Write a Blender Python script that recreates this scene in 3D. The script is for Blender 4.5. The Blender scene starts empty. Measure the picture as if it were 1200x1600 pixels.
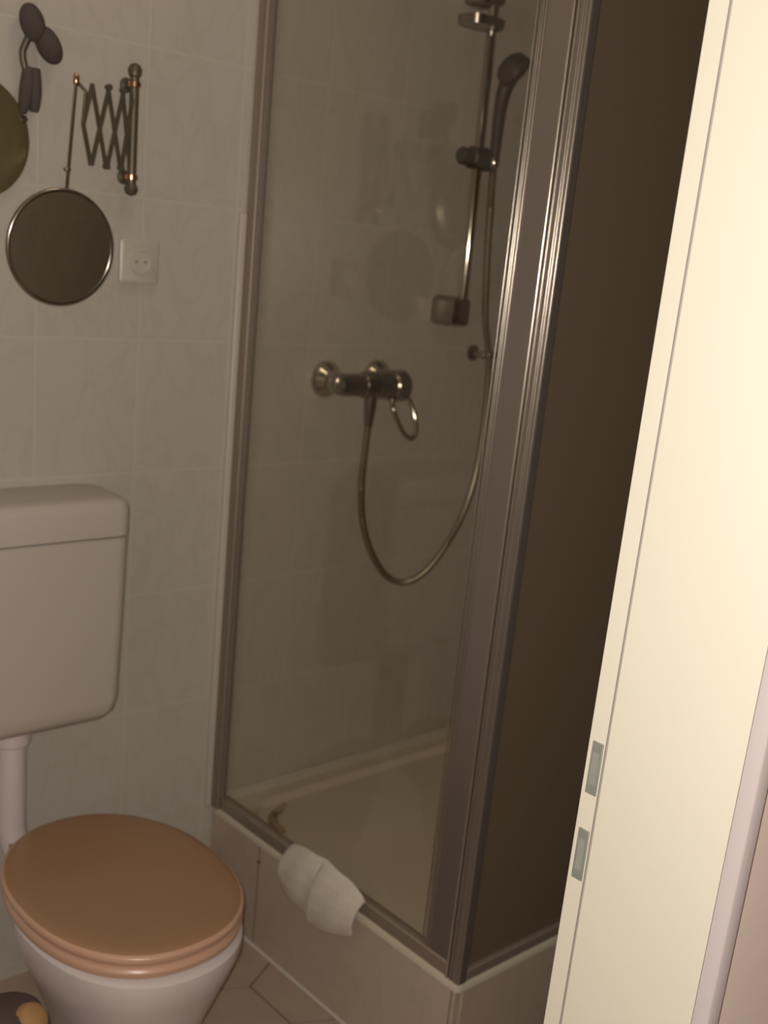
import bpy, bmesh, math, random
from mathutils import Vector, Matrix
random.seed(4)
PI = math.pi
S = bpy.context.scene
COL = S.collection
F0 = 0.27                      # height of the shower tray's rim above the floor

# ------------------------------------------------------------------ camera
cd = bpy.data.cameras.new('camera')
cam = bpy.data.objects.new('camera', cd); COL.objects.link(cam)
yaw, pitch, roll = math.radians(42.86), math.radians(-15.98), math.radians(5.66)
fwd = Vector((math.sin(yaw)*math.cos(pitch), math.cos(yaw)*math.cos(pitch), math.sin(pitch)))
rt = Vector((math.cos(yaw), -math.sin(yaw), 0)); up = rt.cross(fwd)
r2 = rt*math.cos(roll) + up*math.sin(roll); u2 = up*math.cos(roll) - rt*math.sin(roll)
CAM = Vector((-1.367, -1.933, 1.262 + F0))
cam.matrix_world = Matrix(((r2.x, u2.x, -fwd.x, CAM.x), (r2.y, u2.y, -fwd.y, CAM.y), (r2.z, u2.z, -fwd.z, CAM.z), (0, 0, 0, 1)))
cd.sensor_fit = 'VERTICAL'; cd.sensor_height = 32.0; cd.sensor_width = 24.0
cd.lens = 1746.0*32.0/1600.0
cd.shift_x = (600-580.7)/1600.0
cd.shift_y = (898.1-800)/1600.0
cd.clip_start = 0.02
cd.dof.use_dof = True
cd.dof.focus_distance = 1.2
cd.dof.aperture_fstop = 5.0
S.camera = cam

# ------------------------------------------------------------------ world, flash, ceiling light, exposure
w = bpy.data.worlds.new('world'); S.world = w; w.use_nodes = True
w.node_tree.nodes['Background'].inputs[0].default_value = (1.0, 0.85, 0.66, 1)
w.node_tree.nodes['Background'].inputs[1].default_value = 0.06

fl = bpy.data.lights.new('camera_flash', 'SPOT')
fl.energy = 67; fl.color = (1.0, 0.925, 0.815); fl.spot_size = math.radians(150); fl.spot_blend = 0.5; fl.shadow_soft_size = 0.0045
flo = bpy.data.objects.new('camera_flash', fl); COL.objects.link(flo)
fm = cam.matrix_world.copy()
flo.matrix_world = Matrix.Translation(u2*0.022 - r2*0.012) @ fm

al = bpy.data.lights.new('bathroom_ceiling_light', 'AREA')
al.shape = 'DISK'; al.size = 0.30; al.energy = 0.85; al.color = (1.0, 0.80, 0.52)
alo = bpy.data.objects.new('bathroom_ceiling_light', al); COL.objects.link(alo)
alo.location = (-0.35, -0.50, 2.36)

S.view_settings.view_transform = 'Standard'; S.view_settings.look = 'None'
S.view_settings.gamma = 1.0; S.view_settings.use_curve_mapping = False
S.view_settings.exposure = 0.0

# ------------------------------------------------------------------ materials
def mat(name, col=(.8, .8, .8), rough=.5, metal=0.0, spec=.5, coat=0.0, noise=None, bump=None):
    m = bpy.data.materials.new(name); m.use_nodes = True
    nt = m.node_tree; b = nt.nodes['Principled BSDF']
    b.inputs['Base Color'].default_value = (*col, 1); b.inputs['Roughness'].default_value = rough
    b.inputs['Metallic'].default_value = metal; b.inputs['Specular IOR Level'].default_value = spec
    b.inputs['Coat Weight'].default_value = coat
    if noise:
        sc, amt = noise
        tc = nt.nodes.new('ShaderNodeTexCoord'); n = nt.nodes.new('ShaderNodeTexNoise')
        n.inputs['Scale'].default_value = sc; n.inputs['Detail'].default_value = 4
        nt.links.new(tc.outputs['Object'], n.inputs['Vector'])
        mx = nt.nodes.new('ShaderNodeMix'); mx.data_type = 'RGBA'
        mx.inputs[6].default_value = (*[c*(1-amt) for c in col], 1); mx.inputs[7].default_value = (*[min(1, c*(1+amt)) for c in col], 1)
        nt.links.new(n.outputs['Fac'], mx.inputs[0]); nt.links.new(mx.outputs[2], b.inputs['Base Color'])
    if bump:
        sc, st = bump
        tc = nt.nodes.new('ShaderNodeTexCoord'); n = nt.nodes.new('ShaderNodeTexNoise'); n.inputs['Scale'].default_value = sc
        nt.links.new(tc.outputs['Object'], n.inputs['Vector'])
        bp = nt.nodes.new('ShaderNodeBump'); bp.inputs['Strength'].default_value = st; bp.inputs['Distance'].default_value = .002
        nt.links.new(n.outputs['Fac'], bp.inputs['Height']); nt.links.new(bp.outputs[0], b.inputs['Normal'])
    return m

def tile_mat(name, axis, ox, oz, tw, th, tile, grout, rough=.30, vein=(.945, .93), gw=.0022):
    """rectangular wall tiles in world metres with faint marbled veins"""
    m = bpy.data.materials.new(name); m.use_nodes = True
    nt = m.node_tree; L = nt.links; N = nt.nodes.new; b = nt.nodes['Principled BSDF']
    g = N('ShaderNodeNewGeometry'); sp = N('ShaderNodeSeparateXYZ'); L.new(g.outputs['Position'], sp.inputs[0])
    def ma(op, a, bb=None, c=None):
        n = N('ShaderNodeMath'); n.operation = op
        for i, v in enumerate((a, bb, c)):
            if v is None: continue
            if hasattr(v, 'links'): L.new(v, n.inputs[i])
            else: n.inputs[i].default_value = v
        return n.outputs[0]
    def edge(src, off, pitch):
        t = ma('DIVIDE', ma('SUBTRACT', src, off), pitch)
        fr = ma('ABSOLUTE', ma('SUBTRACT', ma('FRACT', t), .5))
        d = ma('MULTIPLY', ma('SUBTRACT', .5, fr), pitch)       # distance to the nearest joint
        return d, ma('FLOOR', t)
    du, iu = edge(sp.outputs[axis], ox, tw); dv, iv = edge(sp.outputs['Z'], oz, th)
    d = ma('MINIMUM', du, dv)
    mr = N('ShaderNodeMapRange'); mr.interpolation_type = 'SMOOTHSTEP'
    mr.inputs['From Min'].default_value = gw*.5; mr.inputs['From Max'].default_value = gw*1.1
    L.new(d, mr.inputs['Value'])
    # veins
    wv = N('ShaderNodeTexNoise'); wv.inputs['Scale'].default_value = 10; wv.inputs['Detail'].default_value = 6; wv.inputs['Distortion'].default_value = 1.6
    cb = N('ShaderNodeCombineXYZ'); L.new(ma('ADD', sp.outputs[axis], ma('MULTIPLY', iu, 3.7)), cb.inputs[0]); L.new(ma('MULTIPLY', ma('ADD', sp.outputs['Z'], ma('MULTIPLY', iv, 5.3)), .45), cb.inputs[2])
    L.new(cb.outputs[0], wv.inputs['Vector'])
    vf = ma('ABSOLUTE', ma('SUBTRACT', wv.outputs['Fac'], .5))
    vr = N('ShaderNodeMapRange'); vr.inputs['From Min'].default_value = 0; vr.inputs['From Max'].default_value = .05
    L.new(vf, vr.inputs['Value'])
    c1 = N('ShaderNodeMix'); c1.data_type = 'RGBA'
    c1.inputs[6].default_value = (tile[0]*vein[0], tile[1]*vein[0], tile[2]*vein[1], 1); c1.inputs[7].default_value = (*tile, 1)
    L.new(vr.outputs[0], c1.inputs[0])
    c2 = N('ShaderNodeMix'); c2.data_type = 'RGBA'; c2.inputs[6].default_value = (*grout, 1)
    L.new(mr.outputs[0], c2.inputs[0]); L.new(c1.outputs[2], c2.inputs[7]); L.new(c2.outputs[2], b.inputs['Base Color'])
    b.inputs['Roughness'].default_value = rough; b.inputs['Specular IOR Level'].default_value = .35
    bp = N('ShaderNodeBump'); bp.inputs['Strength'].default_value = .35; bp.inputs['Distance'].default_value = .001
    L.new(mr.outputs[0], bp.inputs['Height']); L.new(bp.outputs[0], b.inputs['Normal'])
    return m

def glass_mat(name, tint, body=None, bodyfac=0.0):
    m = bpy.data.materials.new(name); m.use_nodes = True
    nt = m.node_tree; nt.nodes.clear(); L = nt.links; N = nt.nodes.new
    out = N('ShaderNodeOutputMaterial'); tr = N('ShaderNodeBsdfTransparent'); tr.inputs[0].default_value = (*tint, 1)
    gl = N('ShaderNodeBsdfGlossy'); gl.inputs['Roughness'].default_value = .03; gl.inputs[0].default_value = (1, 1, 1, 1)
    fr = N('ShaderNodeFresnel'); gg = N('ShaderNodeNewGeometry'); ir = N('ShaderNodeMapRange')   # same index on both faces of the pane
    ir.inputs['To Min'].default_value = 1.34; ir.inputs['To Max'].default_value = 1/1.34
    L.new(gg.outputs['Backfacing'], ir.inputs['Value']); L.new(ir.outputs[0], fr.inputs[0])
    src = tr.outputs[0]
    if body:
        df = N('ShaderNodeBsdfDiffuse'); df.inputs[0].default_value = (*body, 1)
        mb = N('ShaderNodeMixShader'); mb.inputs[0].default_value = bodyfac
        L.new(tr.outputs[0], mb.inputs[1]); L.new(df.outputs[0], mb.inputs[2]); src = mb.outputs[0]
    mx = N('ShaderNodeMixShader'); L.new(fr.outputs[0], mx.inputs[0]); L.new(src, mx.inputs[1]); L.new(gl.outputs[0], mx.inputs[2])
    L.new(mx.outputs[0], out.inputs[0])
    return m

TILE = (.50, .455, .41)
M = {}
M['tile_back'] = tile_mat('wall_tiles_back', 'X', .385, .02+F0, .21, .26, TILE, (.535, .49, .438))
M['tile_side'] = tile_mat('wall_tiles_side', 'Y', 0, .02+F0, .21, .26, TILE, (.535, .49, .438))
M['skirt_x'] = tile_mat('skirt_tiles', 'Y', -.19, F0-.29, .60, .60, (.49, .395, .32), (.27, .21, .17), gw=.003)
M['skirt_y'] = tile_mat('skirt_tiles_front', 'X', .45, F0-.29, .60, .60, (.49, .395, .32), (.27, .21, .17), gw=.003)
M['floor'] = mat('floor_tile', (.40, .31, .25), .45, noise=(14, .14))
M['grout'] = mat('floor_grout', (.16, .12, .09), .9, noise=(60, .2))
M['ceil'] = mat('ceiling_paint', (.80, .76, .68), .9, noise=(30, .03))
M['pink'] = mat('pink_hall_paint', (.97, .83, .77), .85, noise=(24, .03))
M['hallfloor'] = mat('hall_floor', (.25, .17, .10), .5, noise=(9, .2))
M['jamb'] = mat('cream_lacquer', (.79, .745, .64), .38, noise=(5, .02))
M['arch'] = mat('lilac_white_lacquer', (.58, .51, .525), .35, noise=(8, .03))
M['seal'] = mat('grey_rubber_seal', (.33, .30, .28), .7, noise=(40, .1))
M['steel'] = mat('brushed_strike_steel', (.34, .35, .31), .55, .35, noise=(90, .12))
M['hole'] = mat('dark_latch_hole', (.30, .31, .28), .8, noise=(50, .1))
M['alu'] = mat('anodised_aluminium', (.29, .245, .225), .36, .7, noise=(60, .05))
M['alud'] = mat('dull_aluminium', (.33, .27, .22), .50, .45, noise=(60, .06))
M['rib'] = mat('polished_aluminium_rib', (.60, .55, .49), .24, .95, noise=(60, .04))
M['chrome'] = mat('chrome', (.50, .47, .43), .07, 1.0, noise=(30, .02))
M['chromed'] = mat('worn_chrome', (.34, .30, .27), .22, 1.0, noise=(60, .1))
M['plastic'] = mat('dark_plastic', (.05, .035, .032), .42, noise=(20, .1))
M['hose'] = mat('metal_hose', (.30, .26, .20), .32, .8, noise=(200, .2))
M['ceram'] = mat('white_ceramic', (.66, .58, .58), .16, coat=.3, noise=(4, .02))
M['cist'] = mat('white_cistern_plastic', (.51, .455, .415), .34, noise=(4, .02))
M['tray'] = mat('cream_acrylic', (.60, .53, .42), .25, noise=(5, .03))
M['lid'] = mat('peach_brown_seat', (.335, .19, .105), .36, noise=(6, .05))
M['seat'] = mat('peach_seat_ring', (.56, .34, .24), .30, noise=(6, .04))
M['brass'] = mat('copper_brass', (.62, .36, .24), .22, 1.0, noise=(40, .08))
M['dbrass'] = mat('dark_brass_lattice', (.13, .105, .075), .45, .5, noise=(40, .15))
M['mirror'] = mat('mirror_glass', (.80, .78, .72), .03, 1.0, noise=(3, .01))
M['olive'] = mat('dark_olive_reflection', (.15, .12, .06), .22, .3, noise=(9, .3))  # dim surroundings reflected in the second mirror, put into its base colour
M['dark'] = mat('dark_cloth', (.075, .058, .052), .9, noise=(30, .3), bump=(60, .6))
M['white'] = mat('white_plastic', (.53, .48, .425), .35, noise=(10, .02))
M['silic'] = mat('silicone', (.60, .55, .48), .5, noise=(20, .04))
M['cloth'] = mat('white_terry', (.62, .56, .49), .95, noise=(40, .06), bump=(220, .9))
M['brown'] = mat('brown_rubber', (.34, .25, .15), .6, noise=(30, .2))
M['basket'] = mat('dark_brown_basket', (.075, .045, .045), .6, noise=(40, .3))
M['tan'] = mat('tan_orange_plastic', (.36, .20, .085), .6, noise=(30, .15))
M['glass'] = glass_mat('clear_shower_glass', (.965, .952, .92))
M['dglass'] = glass_mat('bronze_tinted_panel', (.42, .36, .29), (.29, .215, .150), .52)

# ------------------------------------------------------------------ mesh helpers
def finish(name, bm, m, parent=None, smooth=True, bevel=0, seg=2, sub=0):
    bmesh.ops.recalc_face_normals(bm, faces=bm.faces[:])
    me = bpy.data.meshes.new(name); bm.to_mesh(me); bm.free()
    o = bpy.data.objects.new(name, me); COL.objects.link(o)
    me.materials.append(m)
    if smooth:
        for p in me.polygons: p.use_smooth = True
        try: me.set_sharp_from_angle(angle=math.radians(38))
        except Exception: pass
    if bevel:
        b = o.modifiers.new('bevel', 'BEVEL'); b.width = bevel; b.segments = seg; b.limit_method = 'ANGLE'; b.angle_limit = math.radians(35)
    if sub:
        s = o.modifiers.new('sub', 'SUBSURF'); s.levels = sub; s.render_levels = sub
    if parent:
        o.parent = parent; o.matrix_parent_inverse = parent.matrix_world.inverted()
    return o

def box(bm, a, b):
    vs = [bm.verts.new((x, y, z)) for x in (a[0], b[0]) for y in (a[1], b[1]) for z in (a[2], b[2])]
    for f in ((0, 1, 3, 2), (4, 6, 7, 5), (0, 4, 5, 1), (2, 3, 7, 6), (0, 2, 6, 4), (1, 5, 7, 3)):
        bm.faces.new([vs[i] for i in f])

def boxo(name, a, b, m, parent=None, bevel=0, seg=2):
    bm = bmesh.new(); box(bm, a, b); return finish(name, bm, m, parent, bevel=bevel, seg=seg)

def frame_of(t):
    t = t.normalized(); a = Vector((0, 0, 1)) if abs(t.z) < .9 else Vector((1, 0, 0))
    u = t.cross(a).normalized(); return u, t.cross(u).normalized()

def smooth_path(pts, n=8):
    """Catmull-Rom through the points"""
    P = [Vector(p) for p in pts]; P = [P[0]*2-P[1]] + P + [P[-1]*2-P[-2]]; out = []
    for i in range(1, len(P)-2):
        for k in range(n):
            t = k/n; p0, p1, p2, p3 = P[i-1:i+3]
            out.append(.5*((2*p1) + (p2-p0)*t + (2*p0-5*p1+4*p2-p3)*t*t + (3*p1-p0-3*p2+p3)*t**3))
    out.append(P[-2]); return out

def tube(bm, pts, r, n=12, closed=False, cap=True):
    pts = [Vector(p) for p in pts]; N = len(pts)
    rr = r if isinstance(r, (list, tuple)) else [r]*N
    rings = []; u = None
    for i, p in enumerate(pts):
        if closed: t = pts[(i+1) % N]-pts[i-1]
        else: t = pts[min(i+1, N-1)]-pts[max(i-1, 0)]
        t.normalize()
        if u is None: u, _ = frame_of(t)
        u = (u - t*u.dot(t)).normalized(); v = t.cross(u)
        rings.append([bm.verts.new(p + (u*math.cos(2*PI*k/n) + v*math.sin(2*PI*k/n))*rr[i]) for k in range(n)])
    for i in range(N if closed else N-1):
        a, b = rings[i], rings[(i+1) % N]
        for k in range(n): bm.faces.new((a[k], a[(k+1) % n], b[(k+1) % n], b[k]))
    if cap and not closed:
        bm.faces.new(rings[0][::-1]); bm.faces.new(rings[-1])

def lathe(bm, origin, axis, prof, n=32):
    """prof: (distance along axis, radius)"""
    o = Vector(origin); ax = Vector(axis).normalized(); u, v = frame_of(ax); prev = None; first = None
    for d, r in prof:
        ring = [bm.verts.new(o + ax*d + (u*math.cos(2*PI*k/n) + v*math.sin(2*PI*k/n))*max(r, 1e-5)) for k in range(n)]
        if prev:
            for k in range(n): bm.faces.new((prev[k], prev[(k+1) % n], ring[(k+1) % n], ring[k]))
        else: first = ring
        prev = ring
    bm.faces.new(first[::-1]); bm.faces.new(prev)

def loft(bm, rings, cap=True):
    R = [[bm.verts.new(p) for p in ring] for ring in rings]; n = len(R[0])
    for a, b in zip(R, R[1:]):
        for k in range(n): bm.faces.new((a[k], a[(k+1) % n], b[(k+1) % n], b[k]))
    if cap: bm.faces.new(R[0][::-1]); bm.faces.new(R[-1])
    return R

def rrect(x0, x1, y0, y1, r, z, n=6):
    out = []
    for cx, cy, a0 in ((x1-r, y1-r, 0), (x0+r, y1-r, 90), (x0+r, y0+r, 180), (x1-r, y0+r, 270)):
        for k in range(n+1):
            a = math.radians(a0+90*k/n); out.append(Vector((cx+r*math.cos(a), cy+r*math.sin(a), z)))
    return out

def thing(name, loc, label, cat, group=None):
    o = bpy.data.objects.new(name, None); COL.objects.link(o); o.location = loc; o.empty_display_size = .05
    o['label'] = label; o['category'] = cat
    if group: o['group'] = group
    bpy.context.view_layer.update()
    return o
def struct(o): o['kind'] = 'structure'; return o

# ================================================================== the room
CEIL = 2.40
XL, XR = -1.55, .80            # left and right walls of the bathroom
YD0, YD1 = -1.28, -1.46        # inner and hall faces of the door wall
JX = -.416                     # right side of the doorway
JL = -1.62
struct(boxo('wall_back', (XL-.1, 0, 0), (XR+.1, .10, CEIL), M['tile_back']))
struct(boxo('wall_right', (XR, YD0, 0), (XR+.1, 0, CEIL), M['tile_side']))
struct(boxo('wall_left', (XL-.1, YD1, 0), (XL, 0, CEIL), M['tile_side']))
# door wall: the part right of the doorway and the lintel
bm = bmesh.new(); box(bm, (JX+.03, YD1+.012, 0), (XR+.6, YD0, CEIL)); box(bm, (XL, YD1+.012, 2.06), (JX+.03, YD0, CEIL))
struct(finish('wall_front', bm, M['pink']))
bm = bmesh.new(); box(bm, (JX+.031, YD0+.0002, 0), (XR-.001, YD0+.008, CEIL-.001)); box(bm, (XL+.001, YD0+.0002, 2.061), (JX+.031, YD0+.008, CEIL-.001))
struct(finish('wall_front_tiles', bm, M['tile_back']))
struct(boxo('ceiling', (XL-.6, -3.3, CEIL), (XR+.6, .10, CEIL+.05), M['ceil']))
# hallway around the camera
struct(boxo('wall_hall', (XL-.7, -3.4, 0), (XR+.6, -3.3, CEIL), M['pink']))
struct(boxo('wall_hall_left', (XL-.7, -3.3, 0), (XL-.6, YD1, CEIL), M['pink']))
struct(boxo('wall_hall_right', (XR+.6, -3.3, 0), (XR+.7, YD1, CEIL), M['pink']))

# floor: hexagonal tiles over a grout bed
bm = bmesh.new()
HW, HS, HR = .118, .142, .062   # half width, straight side, rise of the slanted sides
jx, jy = -.093, -.307          # a joint where three tiles meet
def hexagon(cx, cy, g=.0022):
    pts = [(cx, cy+HS/2+HR-g*1.3), (cx-HW+g, cy+HS/2), (cx-HW+g, cy-HS/2), (cx, cy-HS/2-HR+g*1.3), (cx+HW-g, cy-HS/2), (cx+HW-g, cy+HS/2)]
    lo = [Vector((p[0], p[1], -.004)) for p in pts]
    hi = [Vector((cx+(p[0]-cx)*.994, cy+(p[1]-cy)*.994, .0)) for p in pts]
    loft(bm, [lo, hi])
for j in range(-5, 3):
    for i in range(-8, 6):
        cx = jx+HW + i*2*HW + (HW if j % 2 else 0); cy = jy-HS/2 + j*(HS+HR)
        if XL-.05 < cx < XR+.05 and YD0-.15 < cy < .05: hexagon(cx, cy)
fl_ = finish('floor', bm, M['floor'], smooth=False); struct(fl_)
struct(boxo('floor_bed', (XL, YD0-.06, -.05), (XR, 0, -.0022), M['grout']))
struct(boxo('floor_hall', (XL-.6, -3.3, -.05), (XR+.6, YD0-.06, 0), M['hallfloor']))

# door frame: jamb, rebate with strike plates, seal, architrave
door = thing('door_1', (JX, -1.40, 0), 'cream lacquered door frame filling the right side of the picture', 'door frame')
door['kind'] = 'structure'
bm = bmesh.new(); box(bm, (JX, -1.462, 0), (JX+.035, -1.303, 2.03))
finish('jamb', bm, M['jamb'], door, bevel=.0025)
bm = bmesh.new(); box(bm, (JX+.003, -1.3005, 0), (JX+.035, YD0+.002, 2.03))
finish('rebate', bm, M['jamb'], door, bevel=.001)
bm = bmesh.new(); tube(bm, [(JX+.0035, -1.3022, 0), (JX+.0035, -1.3022, 2.02)], .0022, 8)
finish('rubber_seal', bm, M['seal'], door)
for z0, z1, lab in ((.717+F0, .779+F0, 'grey latch strike plate'), (.612+F0, .674+F0, 'grey bolt strike plate')):
    bm = bmesh.new(); box(bm, (JX+.0015, -1.2985, z0), (JX+.004, -1.284, z1))
    p = finish('strike_plate', bm, M['steel'], door, bevel=.0008); p['label'] = lab
    bm = bmesh.new(); box(bm, (JX+.0008, -1.2955, z0+.012), (JX+.0019, -1.2875, z1-.012))
    finish('latch_hole', bm, M['hole'], p)
bm = bmesh.new()   # rounded architrave on the hall side
prof = [(0, -1.458), (0, -1.470), (.003, -1.4755), (.009, -1.478), (.020, -1.478), (.0225, -1.476), (.024, -1.458)]
loft(bm, [[Vector((JX+.000+x, y, z)) for x, y in prof] for z in (0, 2.03)])
finish('architrave', bm, M['arch'], door, bevel=.001)
bm = bmesh.new(); box(bm, (XL, -1.470, 2.03), (JX+.06, YD0, 2.06)); finish('head_jamb', bm, M['jamb'], door, bevel=.002)

# ================================================================== shower
G = F0
# tiled base under the tray
tr = thing('shower_tray', (.4, -.4, 0), 'cream shower tray on a raised tiled base in the corner', 'shower tray')
bm = bmesh.new()
box(bm, (-.004, -.80, 0), (.012, -.001, F0-.016)); finish('side_skirt', bm, M['skirt_x'], tr)
bm = bmesh.new(); box(bm, (.012, -.804, 0), (XR-.001, -.788, F0-.016)); finish('front_skirt', bm, M['skirt_y'], tr)
bm = bmesh.new(); tube(bm, [(-.006, -.001, .003), (-.006, -.806, .003), (XR-.002, -.806, .003)], .0045, 8)
finish('floor_sealant', bm, M['silic'], tr)
bm = bmesh.new()
rings = [rrect(-.006, XR-.001, -.806, -.001, .012, F0-.016), rrect(-.006, XR-.001, -.806, -.001, .012, F0-.004), rrect(-.003, XR-.003, -.803, -.003, .012, F0),
         rrect(.050, XR-.040, -.750, -.040, .06, F0), rrect(.060, XR-.050, -.740, -.050, .06, F0-.010), rrect(.085, XR-.075, -.715, -.075, .07, F0-.075), rrect(.13, XR-.12, -.67, -.12, .08, F0-.088)]
loft(bm, rings); finish('basin', bm, M['tray'], tr)
bm = bmesh.new(); tube(bm, [(.02, -.004, F0+.020), (XR-.004, -.004, F0+.022), (XR-.004, -.79, F0+.020)], .0035, 8)
box(bm, (.012, -.0035, F0-.002), (XR-.001, -.001, F0+.020))
finish('wall_sealant', bm, M['silic'], tr)
bm = bmesh.new(); lathe(bm, (-.0045, -.191, F0-.055), (-1, 0, 0), [(0, .004), (.0012, .004)], 12); finish('drill_hole', bm, M['plastic'], tr)

# enclosure
TOP = F0+1.95
en = thing('shower_enclosure', (0, -.8, F0), 'aluminium framed glass corner shower enclosure standing on the tray', 'shower enclosure')
# wall profile
bm = bmesh.new(); box(bm, (-.012, -.030, F0), (.012, -.001, TOP)); finish('wall_profile', bm, M['alud'], en, bevel=.003)
bm = bmesh.new()
for x, y in ((-.0125, -.022), (.0135, -.024), (-.006, -.0315), (.004, -.0315)): tube(bm, [(x, y, F0+.01), (x, y, TOP)], .0018, 8)
finish('profile_rib', bm, M['alu'], en)
bm = bmesh.new(); box(bm, (-.028, -.008, F0+.004), (-.012, -.0005, F0+1.315)); finish('wall_seal_strip', bm, M['white'], en, bevel=.003)
# bottom rails
bm = bmesh.new(); box(bm, (-.004, -.79, F0+.0005), (.020, -.03, F0+.030)); finish('bottom_rail', bm, M['alud'], en, bevel=.003)
bm = bmesh.new(); box(bm, (.017, -.803, F0+.0005), (XR-.002, -.779, F0+.024)); finish('bottom_rail', bm, M['alud'], en, bevel=.003)
# side glass
bm = bmesh.new(); box(bm, (.006, -.700, F0+.026), (.011, -.028, TOP-.02)); finish('side_glass', bm, M['glass'], en, smooth=False)
# front tinted panel
bm = bmesh.new(); box(bm, (.017, -.7935, F0+.020), (XR-.01, -.7885, TOP-.02)); finish('front_panel', bm, M['dglass'], en, smooth=False)
# corner post, built of two profiles with ribs
bm = bmesh.new(); box(bm, (-.006, -.806, F0), (.016, -.776, TOP)); finish('corner_post', bm, M['alu'], en, bevel=.004)
bm = bmesh.new(); box(bm, (-.001, -.776, F0), (.020, -.706, TOP)); finish('sliding_profile', bm, M['alu'], en, bevel=.003)
def ribs(name, lst):
    bm = bmesh.new()
    for x, y, r in lst: tube(bm, [(x, y, F0+.002), (x, y, TOP)], r, 12)
    return finish(name, bm, M['rib'], en)
ribs('edge_rib', [(-.002, -.7005, .0012), (-.002, -.7085, .0012), (-.002, -.7125, .0012), (-.002, -.7185, .0010)])
ribs('corner_rib', [(-.006, -.7740, .0030), (-.007, -.7835, .0012), (-.0068, -.7935, .0012), (-.0068, -.7980, .0012), (-.0055, -.8045, .0013)])
bm = bmesh.new(); box(bm, (-.004, -.79, TOP-.03), (.020, -.03, TOP)); box(bm, (.017, -.803, TOP-.03), (XR-.002, -.779, TOP)); finish('top_rail', bm, M['alud'], en, bevel=.003)

# white cloth draped over the bottom rail
bm = bmesh.new()
nu, nv = 40, 26
def cl(u, v):
    # v: 0 inside edge -> 1 lower hanging edge, u along the rail
    y = -.300 - .255*u
    prof = [(-.008, .076), (-.014, .070), (-.026, .046), (-.034, .014), (-.036, -.020), (-.033, -.042), (-.026, -.064)]
    t = v*(len(prof)-1); i = min(int(t), len(prof)-2); k = t-i
    x = prof[i][0]*(1-k)+prof[i+1][0]*k; z = prof[i][1]*(1-k)+prof[i+1][1]*k
    # rounded outline
    e = math.sin(PI*min(max(u, 0), 1))
    z = .0 + (z-.0)*(0.50+.50*e**.5)
    x -= .005*math.sin(u*9+v*2.1)*.5 + .006*math.sin(u*21+v*5)*.3 + .014*e
    y += .016*(v-.5)*math.cos(u*3) + (.026*v if u > .5 else -.008*v)
    return Vector((min(x, -.0085), y, F0+z))
front = [[cl(i/nu, j/nv) for j in range(nv+1)] for i in range(nu+1)]
g = [[bm.verts.new(p) for p in row] for row in front]
for i in range(nu):
    for j in range(nv): bm.faces.new((g[i][j], g[i+1][j], g[i+1][j+1], g[i][j+1]))
clo = finish('washcloth', bm, M['cloth'])
sm = clo.modifiers.new('sol', 'SOLIDIFY'); sm.thickness = .005; sm.offset = 1
s2 = clo.modifiers.new('sub', 'SUBSURF'); s2.levels = 1; s2.render_levels = 1
clo['label'] = 'crumpled white washcloth hanging over the shower bottom rail'; clo['category'] = 'washcloth'

# brown drain piece on the tray floor
bm = bmesh.new()
pts = smooth_path([(.140, -.092, F0+.004), (.108, -.094, F0-.012), (.082, -.118, F0-.006), (.066, -.150, F0-.001), (.062, -.190, F0+.000)], 6)
n = len(pts); tube(bm, pts, [.003+.007*math.sin(PI*(i+.5)/n)**.6 for i in range(n)], 10)
o = finish('drain_plug', bm, M['brown']); o['label'] = 'small curved brown rubber piece lying in the shower tray near the wall'; o['category'] = 'drain plug'

# ------------------------------------------------------------------ mixer tap
mx = thing('shower_mixer', (.30, 0, F0+.98), 'chrome single lever shower mixer tap on the tiled wall', 'mixer tap')
zc = F0+.985
for x in (.228, .378):
    bm = bmesh.new(); lathe(bm, (x, -.0005, zc+(.004 if x > .3 else .0)), (0, -1, 0), [(0, .041), (.005, .041), (.014, .036), (.024, .025), (.032, .020), (.050, .020), (.052, .021), (.062, .021)], 32)
    finish('wall_rosette', bm, M['chrome'], mx)
bm = bmesh.new()
lathe(bm, (.212, -.062, zc-.004), (1, 0, 0), [(0, .014), (.004, .022), (.020, .025), (.070, .025), (.075, .029), (.110, .030), (.135, .033), (.150, .033), (.154, .028)], 32)
finish('mixer_body', bm, M['chromed'], mx)
bm = bmesh.new()
lathe(bm, (.366, -.062, zc-.006), (1, 0, 0), [(0, .031), (.004, .035), (.036, .036), (.043, .031), (.048, .016)], 32)
cap_ = finish('lever_cap', bm, M['chromed'], mx)
bm = bmesh.new()
loop = [(.366, -.072, zc-.022), (.366, -.085, zc-.060), (.384, -.100, zc-.103), (.400, -.108, zc-.118), (.416, -.108, zc-.114), (.424, -.102, zc-.092), (.420, -.090, zc-.055), (.408, -.075, zc-.022)]
tube(bm, smooth_path(loop, 6), .0056, 10); finish('lever_loop', bm, M['chrome'], mx)
bm = bmesh.new(); lathe(bm, (.313, -.062, zc-.020), (0, 0, -1), [(0, .017), (.012, .017), (.014, .015), (.040, .0135), (.062, .011), (.078, .0095)], 20)
finish('hose_outlet', bm, M['chromed'], mx)

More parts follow.
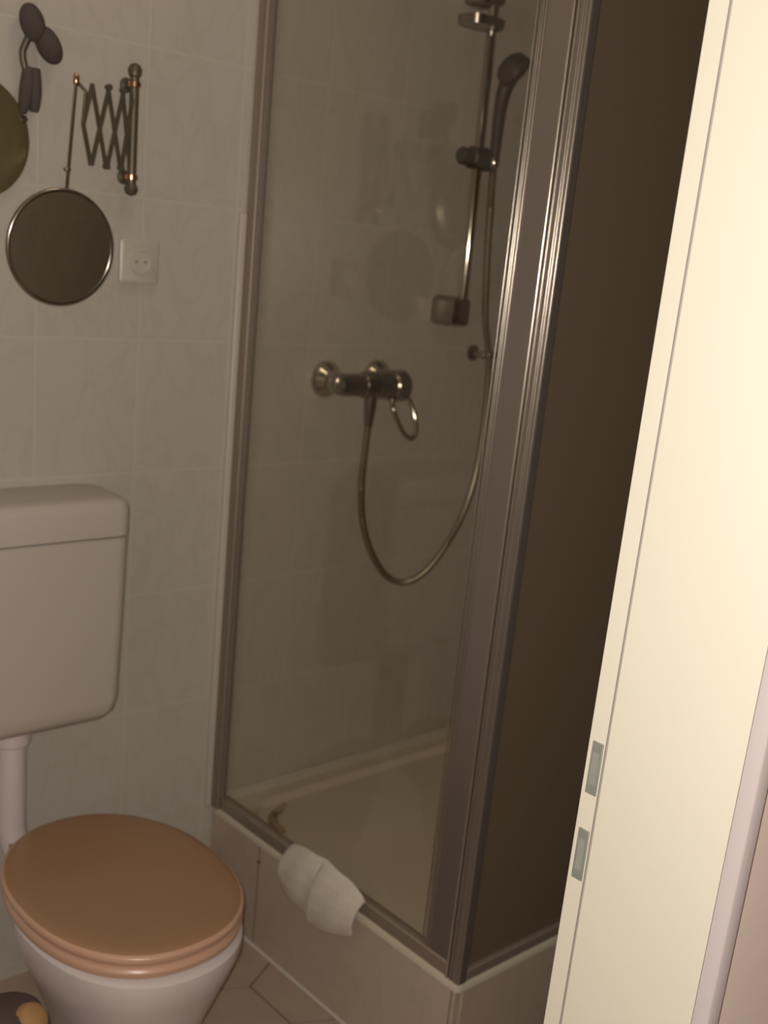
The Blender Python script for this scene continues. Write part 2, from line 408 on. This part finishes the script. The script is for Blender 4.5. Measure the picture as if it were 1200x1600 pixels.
# hose
bm = bmesh.new()
hp = [(.313, -.062, F0+.895), (.309, -.064, F0+.83), (.306, -.066, F0+.755), (.318, -.068, F0+.67), (.352, -.068, F0+.595), (.400, -.068, F0+.535), (.450, -.068, F0+.506), (.495, -.068, F0+.503), (.545, -.067, F0+.522),
      (.600, -.066, F0+.572), (.652, -.064, F0+.645), (.685, -.062, F0+.735), (.698, -.060, F0+.83), (.700, -.058, F0+.94), (.688, -.058, F0+1.05), (.658, -.060, F0+1.14), (.634, -.065, F0+1.28), (.618, -.072, F0+1.38), (.606, -.078, F0+1.45), (.603, -.080, F0+1.475)]
sp_ = smooth_path(hp, 22); rr = [.0080 + .0007*(1 if i % 2 else -1) for i in range(len(sp_))]
tube(bm, sp_, rr, 10)
hose = finish('shower_hose', bm, M['hose']); hose['label'] = 'long flexible metal shower hose looping below the mixer tap'; hose['category'] = 'shower hose'

# riser rail
rs = thing('shower_rail', (.566, 0, F0+1.15), 'chrome vertical shower rail with wall brackets behind the glass', 'shower rail')
bm = bmesh.new(); tube(bm, [(.574, -.060, F0+1.140), (.566, -.060, F0+1.90)], .0112, 20); finish('rail_bar', bm, M['chrome'], rs)
def bracket(z):
    bm = bmesh.new()
    rings = []
    for y, s in ((-.0008, .92), (-.010, 1), (-.052, 1), (-.072, .9), (-.079, .62)):
        rings.append([Vector((.566+p.x*s, y, z+p.y*s)) for p in rrect(-.036, .024, -.034, .034, .012, 0)])
    loft(bm, rings); return finish('wall_bracket', bm, M['chromed'], rs)
bracket(F0+1.150); bracket(F0+1.835)
bm = bmesh.new()
lathe(bm, (.515, -.058, F0+1.490), (1, 0, 0), [(0, .015), (.006, .019), (.030, .019), (.034, .024), (.078, .026), (.100, .024), (.104, .018)], 24)
finish('slider', bm, M['plastic'], rs)
bm = bmesh.new()   # soap shelf below the upper bracket
rings = [[Vector((.515+p.x*s, -.075+p.y*s, F0+z)) for p in rrect(-.050, .055, -.038, .038, .03, 0)] for z, s in ((1.752, .75), (1.750, .95), (1.768, 1.0), (1.768, .94), (1.756, .85))]
loft(bm, rings); finish('soap_shelf', bm, M['chromed'], rs)

# hand shower
hs = thing('hand_shower', (.62, -.09, F0+1.5), 'dark hand shower hooked in the slider of the rail', 'hand shower')
bm = bmesh.new()
path = smooth_path([(.602, -.080, F0+1.480), (.596, -.086, F0+1.515), (.585, -.096, F0+1.574), (.577, -.108, F0+1.625), (.582, -.118, F0+1.660), (.594, -.126, F0+1.682)], 6)
n = len(path); tube(bm, path, [.011+.010*(i/(n-1))**1.5 for i in range(n)], 16); finish('handle', bm, M['plastic'], hs)
bm = bmesh.new(); lathe(bm, (.568, -.110, F0+1.693), (.50, -.52, -.69), [(0, .010), (.004, .024), (.014, .035), (.034, .040), (.044, .040), (.046, .036)], 32)
hd = finish('spray_head', bm, M['plastic'], hs)
bm = bmesh.new(); lathe(bm, (.603, -.080, F0+1.474), (-.12, -.10, .99), [(0, .0085), (.004, .0125), (.020, .0128), (.024, .011)], 20); finish('chrome_nut', bm, M['chrome'], hs)
# hose guide ring
hg = thing('hose_guide', (.71, 0, F0+1.05), 'small chrome wall clip holding the shower hose', 'wall clip')
bm = bmesh.new(); lathe(bm, (.690, -.0008, F0+1.05), (0, -1, 0), [(0, .020), (.006, .019), (.010, .009), (.046, .007)], 20); finish('wall_plate', bm, M['chromed'], hg)
bm = bmesh.new(); tube(bm, [(.688+.013*math.cos(a), -.058+.013*math.sin(a), F0+1.052) for a in [2*PI*k/24 for k in range(24)]], .0052, 10, closed=True); finish('ring', bm, M['chrome'], hg)
for x in (.663, .704):  # rounded knobs added to catch a flash glint on each side of the hose
    bm = bmesh.new(); lathe(bm, (x, -.050, F0+1.052), (0, -1, 0), [(0, .004), (.004, .008), (.012, .0095), (.018, .009), (.0225, .005), (.0235, .001)], 20); finish('glint_knob', bm, M['chrome'], hg)

# ================================================================== toilet
TX = -.478
def oval(cx, cy, ax, ayf, ayb, z, n=56, p=2.25):
    """egg outline: ayf towards the room (-y), ayb towards the wall"""
    out = []
    for k in range(n):
        a = 2*PI*k/n; c, s = math.cos(a), math.sin(a)
        e = 2/p
        x = ax*math.copysign(abs(c)**e, c); y = (ayb if s > 0 else ayf)*math.copysign(abs(s)**e, s)
        if s > 0: x *= 1-.08*s*s
        out.append(Vector((cx+x, cy+y, z)))
    return out
to = thing('toilet', (TX, -.40, 0), 'white floor standing toilet with a closed peach brown lid', 'toilet')
LZ = F0+.180
bm = bmesh.new()
prof = [(0, .120, .200, .180, 0), (.02, .118, .195, .180, 0), (.10, .105, .165, .170, -.01), (.18, .112, .165, .170, 0), (.26, .140, .195, .175, .0), (.33, .168, .222, .180, 0), (.375, .180, .240, .20, 0), (.395, .180, .240, .20, 0), (.402, .172, .230, .178, 0)]
rings = [oval(TX, -.42+dy, a, f, b_, z) for z, a, f, b_, dy in prof]
rings += [oval(TX, -.42, .135, .190, .14, .402), oval(TX, -.42, .12, .17, .125, .36), oval(TX, -.43, .07, .09, .07, .26)]
loft(bm, rings); finish('bowl', bm, M['ceram'], to)
bm = bmesh.new()
sr = [oval(TX, -.41, .184*s, .240*s, .235*s, z) for z, s in ((.404, .97), (.408, 1.0), (.418, 1.012), (.424, 1.0), (.427, .975))]
sr += [oval(TX, -.425, .10, .15, .12, .427), oval(TX, -.425, .10, .15, .12, .404)]
R_ = [[bm.verts.new(p) for p in ring] for ring in sr]
for a, b in zip(R_, R_[1:]+[R_[0]]):
    for k in range(len(a)): bm.faces.new((a[k], a[(k+1) % len(a)], b[(k+1) % len(a)], b[k]))
finish('seat_ring', bm, M['seat'], to)
bm = bmesh.new()
loft(bm, [oval(TX, -.41, .187*s, .243*s, .240*s, z) for z, s in ((.430, .955), (.432, .985), (.438, 1.0), (.444, 1.0), (.447, .990), (.4485, .972))])
finish('lid_rim', bm, M['seat'], to)['label'] = 'paler pinkish rim of the lid'
bm = bmesh.new()
loft(bm, [oval(TX, -.41, .187*s, .243*s, .240*s, z) for z, s in ((.4470, .975), (.4488, .972), (.4505, .955), (.4520, .91), (.4528, .80), (.4535, .45))])
finish('lid', bm, M['lid'], to)
for sx in (-.075, .075):
    bm = bmesh.new(); tube(bm, [(TX+sx-.022, -.178, .418), (TX+sx+.022, -.178, .418)], .009, 14); lathe(bm, (TX+sx, -.19, .3800), (0, 0, 1), [(0, .010), (.03, .010)], 14)
    finish('hinge', bm, M['chrome'], to)

# cistern
cx0, cx1 = -.690, -.322
ci = thing('cistern', (-.50, 0, F0+.35), 'white plastic wall hung toilet cistern with seamed lid', 'cistern')
def crings(levels):
    return [rrect(cx0+i, cx1-i, -.142+j, -.0008, r, z) for z, i, j, r in levels]
bm = bmesh.new()
loft(bm, crings([(F0+.340, .050, .030, .020), (F0+.348, .034, .010, .026), (F0+.362, .016, .003, .028), (F0+.385, .009, .001, .028), (F0+.55, .004, 0, .028), (F0+.708, .0, 0, .028), (F0+.7105, .003, .003, .026)]))
finish('tank', bm, M['cist'], ci)
bm = bmesh.new()
loft(bm, crings([(F0+.7125, .003, .003, .026), (F0+.715, -.001, -.001, .028), (F0+.765, -.001, -.001, .028), (F0+.777, .003, .003, .026), (F0+.783, .012, .012, .022), (F0+.785, .03, .03, .02)]))
finish('tank_lid', bm, M['cist'], ci)
bm = bmesh.new()
tube(bm, smooth_path([(-.517, -.052, F0+.345), (-.517, -.052, F0+.20), (-.515, -.055, F0+.10), (-.500, -.075, F0+.045), (-.485, -.14, F0+.03), (TX, -.26, F0+.03)], 6), .028, 20)
lathe(bm, (-.517, -.052, F0+.335), (0, 0, -1), [(0, .036), (.035, .036), (.040, .030)], 24)
finish('flush_pipe', bm, M['ceram'], ci)

# dark container with a tan top beside the toilet
bk = thing('toilet_brush_holder', (-.742, -.545, 0), 'dark brown container with tan orange top left of the toilet', 'brush holder')
bm = bmesh.new(); lathe(bm, (-.742, -.545, 0), (0, 0, 1), [(0, .055), (.01, .060), (.12, .062), (.28, .066), (.345, .062), (.370, .050), (.380, .030)], 32); finish('container', bm, M['basket'], bk)
bm = bmesh.new(); lathe(bm, (-.722, -.568, .358), (.35, -.55, .75), [(0, .024), (.010, .027), (.020, .023), (.026, .012)], 28); finish('cap', bm, M['tan'], bk)

# ================================================================== things on the wall
# socket
so = thing('power_socket', (-.252, 0, F0+1.205), 'white earthed wall socket right of the round mirror', 'wall socket')
bm = bmesh.new(); loft(bm, [[Vector((-.252+p.x, y, F0+1.205+p.y)) for p in rrect(-s, s, -s, s, .006, 0)] for y, s in ((-.0008, .041), (-.008, .041), (-.011, .037))]); finish('cover_plate', bm, M['white'], so)
bm = bmesh.new(); lathe(bm, (-.252, -.0112, F0+1.205), (0, -1, 0), [(0, .024), (.003, .023), (.0035, .0195), (.0012, .0185)], 32); finish('socket_well', bm, M['white'], so)
for dx in (-.0095, .0095):
    bm = bmesh.new(); lathe(bm, (-.252+dx, -.0128, F0+1.205), (0, -1, 0), [(0, .0028), (.0012, .0028)], 12); finish('contact_hole', bm, M['brown'], so)

# shaving mirror on a lattice arm
sm_ = thing('shaving_mirror', (-.285, 0, F0+1.43), 'round brass framed shaving mirror on a folded lattice wall arm', 'mirror')
bm = bmesh.new()
tube(bm, [(-.288, -.030, F0+1.336), (-.288, -.030, F0+1.522)], .0085, 18)
lathe(bm, (-.288, -.030, F0+1.518), (0, 0, 1), [(0, .005), (.004, .011), (.014, .013), (.022, .009), (.025, .003)], 18)
lathe(bm, (-.288, -.030, F0+1.320), (0, 0, 1), [(0, .003), (.004, .010), (.012, .013), (.020, .010), (.024, .006)], 18)
finish('wall_bar', bm, M['dbrass'], sm_)
for z in (1.352, 1.508):
    bm = bmesh.new(); lathe(bm, (-.288, -.030, F0+z-.005), (0, 0, 1), [(0, .009), (.001, .0115), (.009, .0115), (.010, .009)], 20); finish('copper_collar', bm, M['brass'], sm_)
    bm = bmesh.new(); lathe(bm, (-.288, -.0008, F0+z), (0, -1, 0), [(0, .013), (.003, .012), (.005, .006), (.026, .006)], 18); finish('wall_foot', bm, M['dbrass'], sm_)
# lattice: crossing flat bars between x=-.30 and x=-.405
xs = [-.298, -.326, -.354, -.382, -.408]
zt, zb = F0+1.494, F0+1.366
def flat(bm, a, b, wdt=.0075, th=.0022):
    a, b = Vector(a), Vector(b); d = (b-a).normalized(); n = Vector((0, 1, 0)); s = d.cross(n).normalized()*wdt/2; t = n*th/2
    vs = [bm.verts.new(p) for p in (a+s+t, a-s+t, a-s-t, a+s-t, b+s+t, b-s+t, b-s-t, b+s-t)]
    for f in ((0, 1, 2, 3), (7, 6, 5, 4), (0, 4, 5, 1), (1, 5, 6, 2), (2, 6, 7, 3), (3, 7, 4, 0)): bm.faces.new([vs[i] for i in f])
bm = bmesh.new()
def lp(x, z):  # the arm sags and comes a little off the wall towards its free end
    k = (x+.298)/-.11
    return (x, -.036-.060*k, z-.006*k)
seq = [-.292, -.320, -.360, -.402]
for a, b in zip(seq, seq[1:]):
    for z0, z1, dy in ((zt, zb, -.0022), (zb, zt, .0022)):
        p, q = lp(a, z0), lp(b, z1); flat(bm, (p[0], p[1]+dy, p[2]), (q[0], q[1]+dy, q[2]))
for x in seq[1:]:
    pass
p, q = lp(seq[-1], zt), lp(-.424, (zt+zb)/2); flat(bm, p, q)
p, q = lp(seq[-1], zb), lp(-.424, (zt+zb)/2); flat(bm, p, q)
# half bars at the wall end
mid = (zt+zb)/2
for x in seq[1:3]:
    for z in (zt, zb): lathe(bm, (lp(x, z)[0], lp(x, z)[1]+.006, lp(x, z)[2]), (0, -1, 0), [(0, .005), (.012, .005)], 10)
finish('lattice_arm', bm, M['dbrass'], sm_)
ra = Vector((-.433, -.095, F0+1.492)); rb = Vector((-.463, -.128, F0+1.318))
bm = bmesh.new(); tube(bm, [ra, rb], .0028, 12); finish('hanging_rod', bm, M['chrome'], sm_)
bm = bmesh.new(); lathe(bm, ra+Vector((0, 0, -.012)), (0, 0, 1), [(0, .003), (.003, .0050), (.016, .0050), (.020, .002)], 14); finish('rod_cap', bm, M['brass'], sm_)
bm = bmesh.new(); lathe(bm, rb+Vector((0, 0, .026)), (0, 0, 1), [(0, .003), (.001, .0065), (.005, .0065), (.006, .003)], 14); finish('rod_collar', bm, M['chrome'], sm_)
tube_pts = [ra + Vector((0, .0, -.004)), Vector(lp(-.424, mid+.030))]
bm = bmesh.new(); tube(bm, [ra+Vector((0, 0, -.004)), Vector((-.4150, -.094, F0+1.475)), Vector(lp(-.424, mid))], .003, 10); finish('arm_joint', bm, M['dbrass'], sm_)
mc = Vector((-.482, -.150, F0+1.222)); mn = Vector((-.02, -1.0, -.10)).normalized()
def disc_rim(c, nrm, R, parent, face, rim):
    bm = bmesh.new(); lathe(bm, c - nrm*.006, nrm, [(0, R*.96), (.002, R*.985), (.0095, R*.985)], 72); finish('mirror_glass', bm, face, parent)
    u, v = frame_of(nrm)
    bm = bmesh.new(); tube(bm, [c + (u*math.cos(2*PI*k/72) + v*math.sin(2*PI*k/72))*R for k in range(72)], .0042, 12, closed=True); finish('mirror_rim', bm, rim, parent)
disc_rim(mc, mn, .0905, sm_, M['mirror'], M['chromed'])

# second, larger round mirror cut by the left edge
m2 = thing('round_mirror', (-.60, 0, F0+1.37), 'round mirror with a painted dark olive reflection cut off by the left picture edge', 'mirror')
bm = bmesh.new(); lathe(bm, (-.575, -.0010, F0+1.385), (0, -1, 0), [(0, .096), (.010, .100), (.016, .098), (.019, .090), (.020, .060)], 64); finish('mirror_disc', bm, M['olive'], m2)
bm = bmesh.new(); lathe(bm, (-.487, -.015, F0+1.422), (0, -1, 0), [(0, .006), (.004, .0065), (.009, .004)], 16); finish('edge_glint_stud', bm, M['chrome'], m2)  # chrome stud added to give the sparkle on the mirror's edge
# dark hanging ornament with two lobes and two tails
ho = thing('hanging_bow', (-.478, 0, F0+1.50), 'dark fabric bow with two tails hanging high on the left wall', 'bow')
def blob(bm, pts, rr, n=14): tube(bm, smooth_path(pts, 5), rr, n)
def lobe(bm, c, ax, a, b):
    ax = Vector(ax).normalized(); n = 12
    lathe(bm, Vector(c)-ax*a, ax, [(a*(1-math.cos(PI*i/n)), b*math.sin(PI*i/n)+.0005) for i in range(n+1)], 20)
bm = bmesh.new(); lobe(bm, (-.478, -.026, F0+1.572), (-.35, 0, 1), .030, .020); finish('bow_loop', bm, M['dark'], ho)
bm = bmesh.new(); lobe(bm, (-.449, -.026, F0+1.543), (.55, 0, -.85), .031, .020); finish('bow_loop', bm, M['dark'], ho)
bm = bmesh.new()
tube(bm, smooth_path([(-.482, -.020, F0+1.550), (-.490, -.016, F0+1.525), (-.484, -.016, F0+1.497), (-.478, -.016, F0+1.475)], 5), .006, 12)
finish('cord', bm, M['dbrass'], ho)
for sx, zb_ in ((-.0085, 1.432), (.0085, 1.436)):
    bm = bmesh.new()
    pts = smooth_path([(-.474+sx*.5, -.016, F0+1.504), (-.476+sx*.8, -.018, F0+1.475), (-.478+sx, -.018, F0+1.45), (-.480+sx*1.25, -.018, F0+zb_)], 5)
    n = len(pts); tube(bm, pts, [.006+.006*math.sin(PI*min(1, .25+i/n*.75)) for i in range(n)], 12); finish('tail', bm, M['dark'], ho)
bm = bmesh.new(); lathe(bm, (-.476, -.0008, F0+1.548), (0, -1, 0), [(0, .006), (.003, .006), (.004, .003), (.022, .003)], 12); finish('wall_pin', bm, M['chromed'], ho)
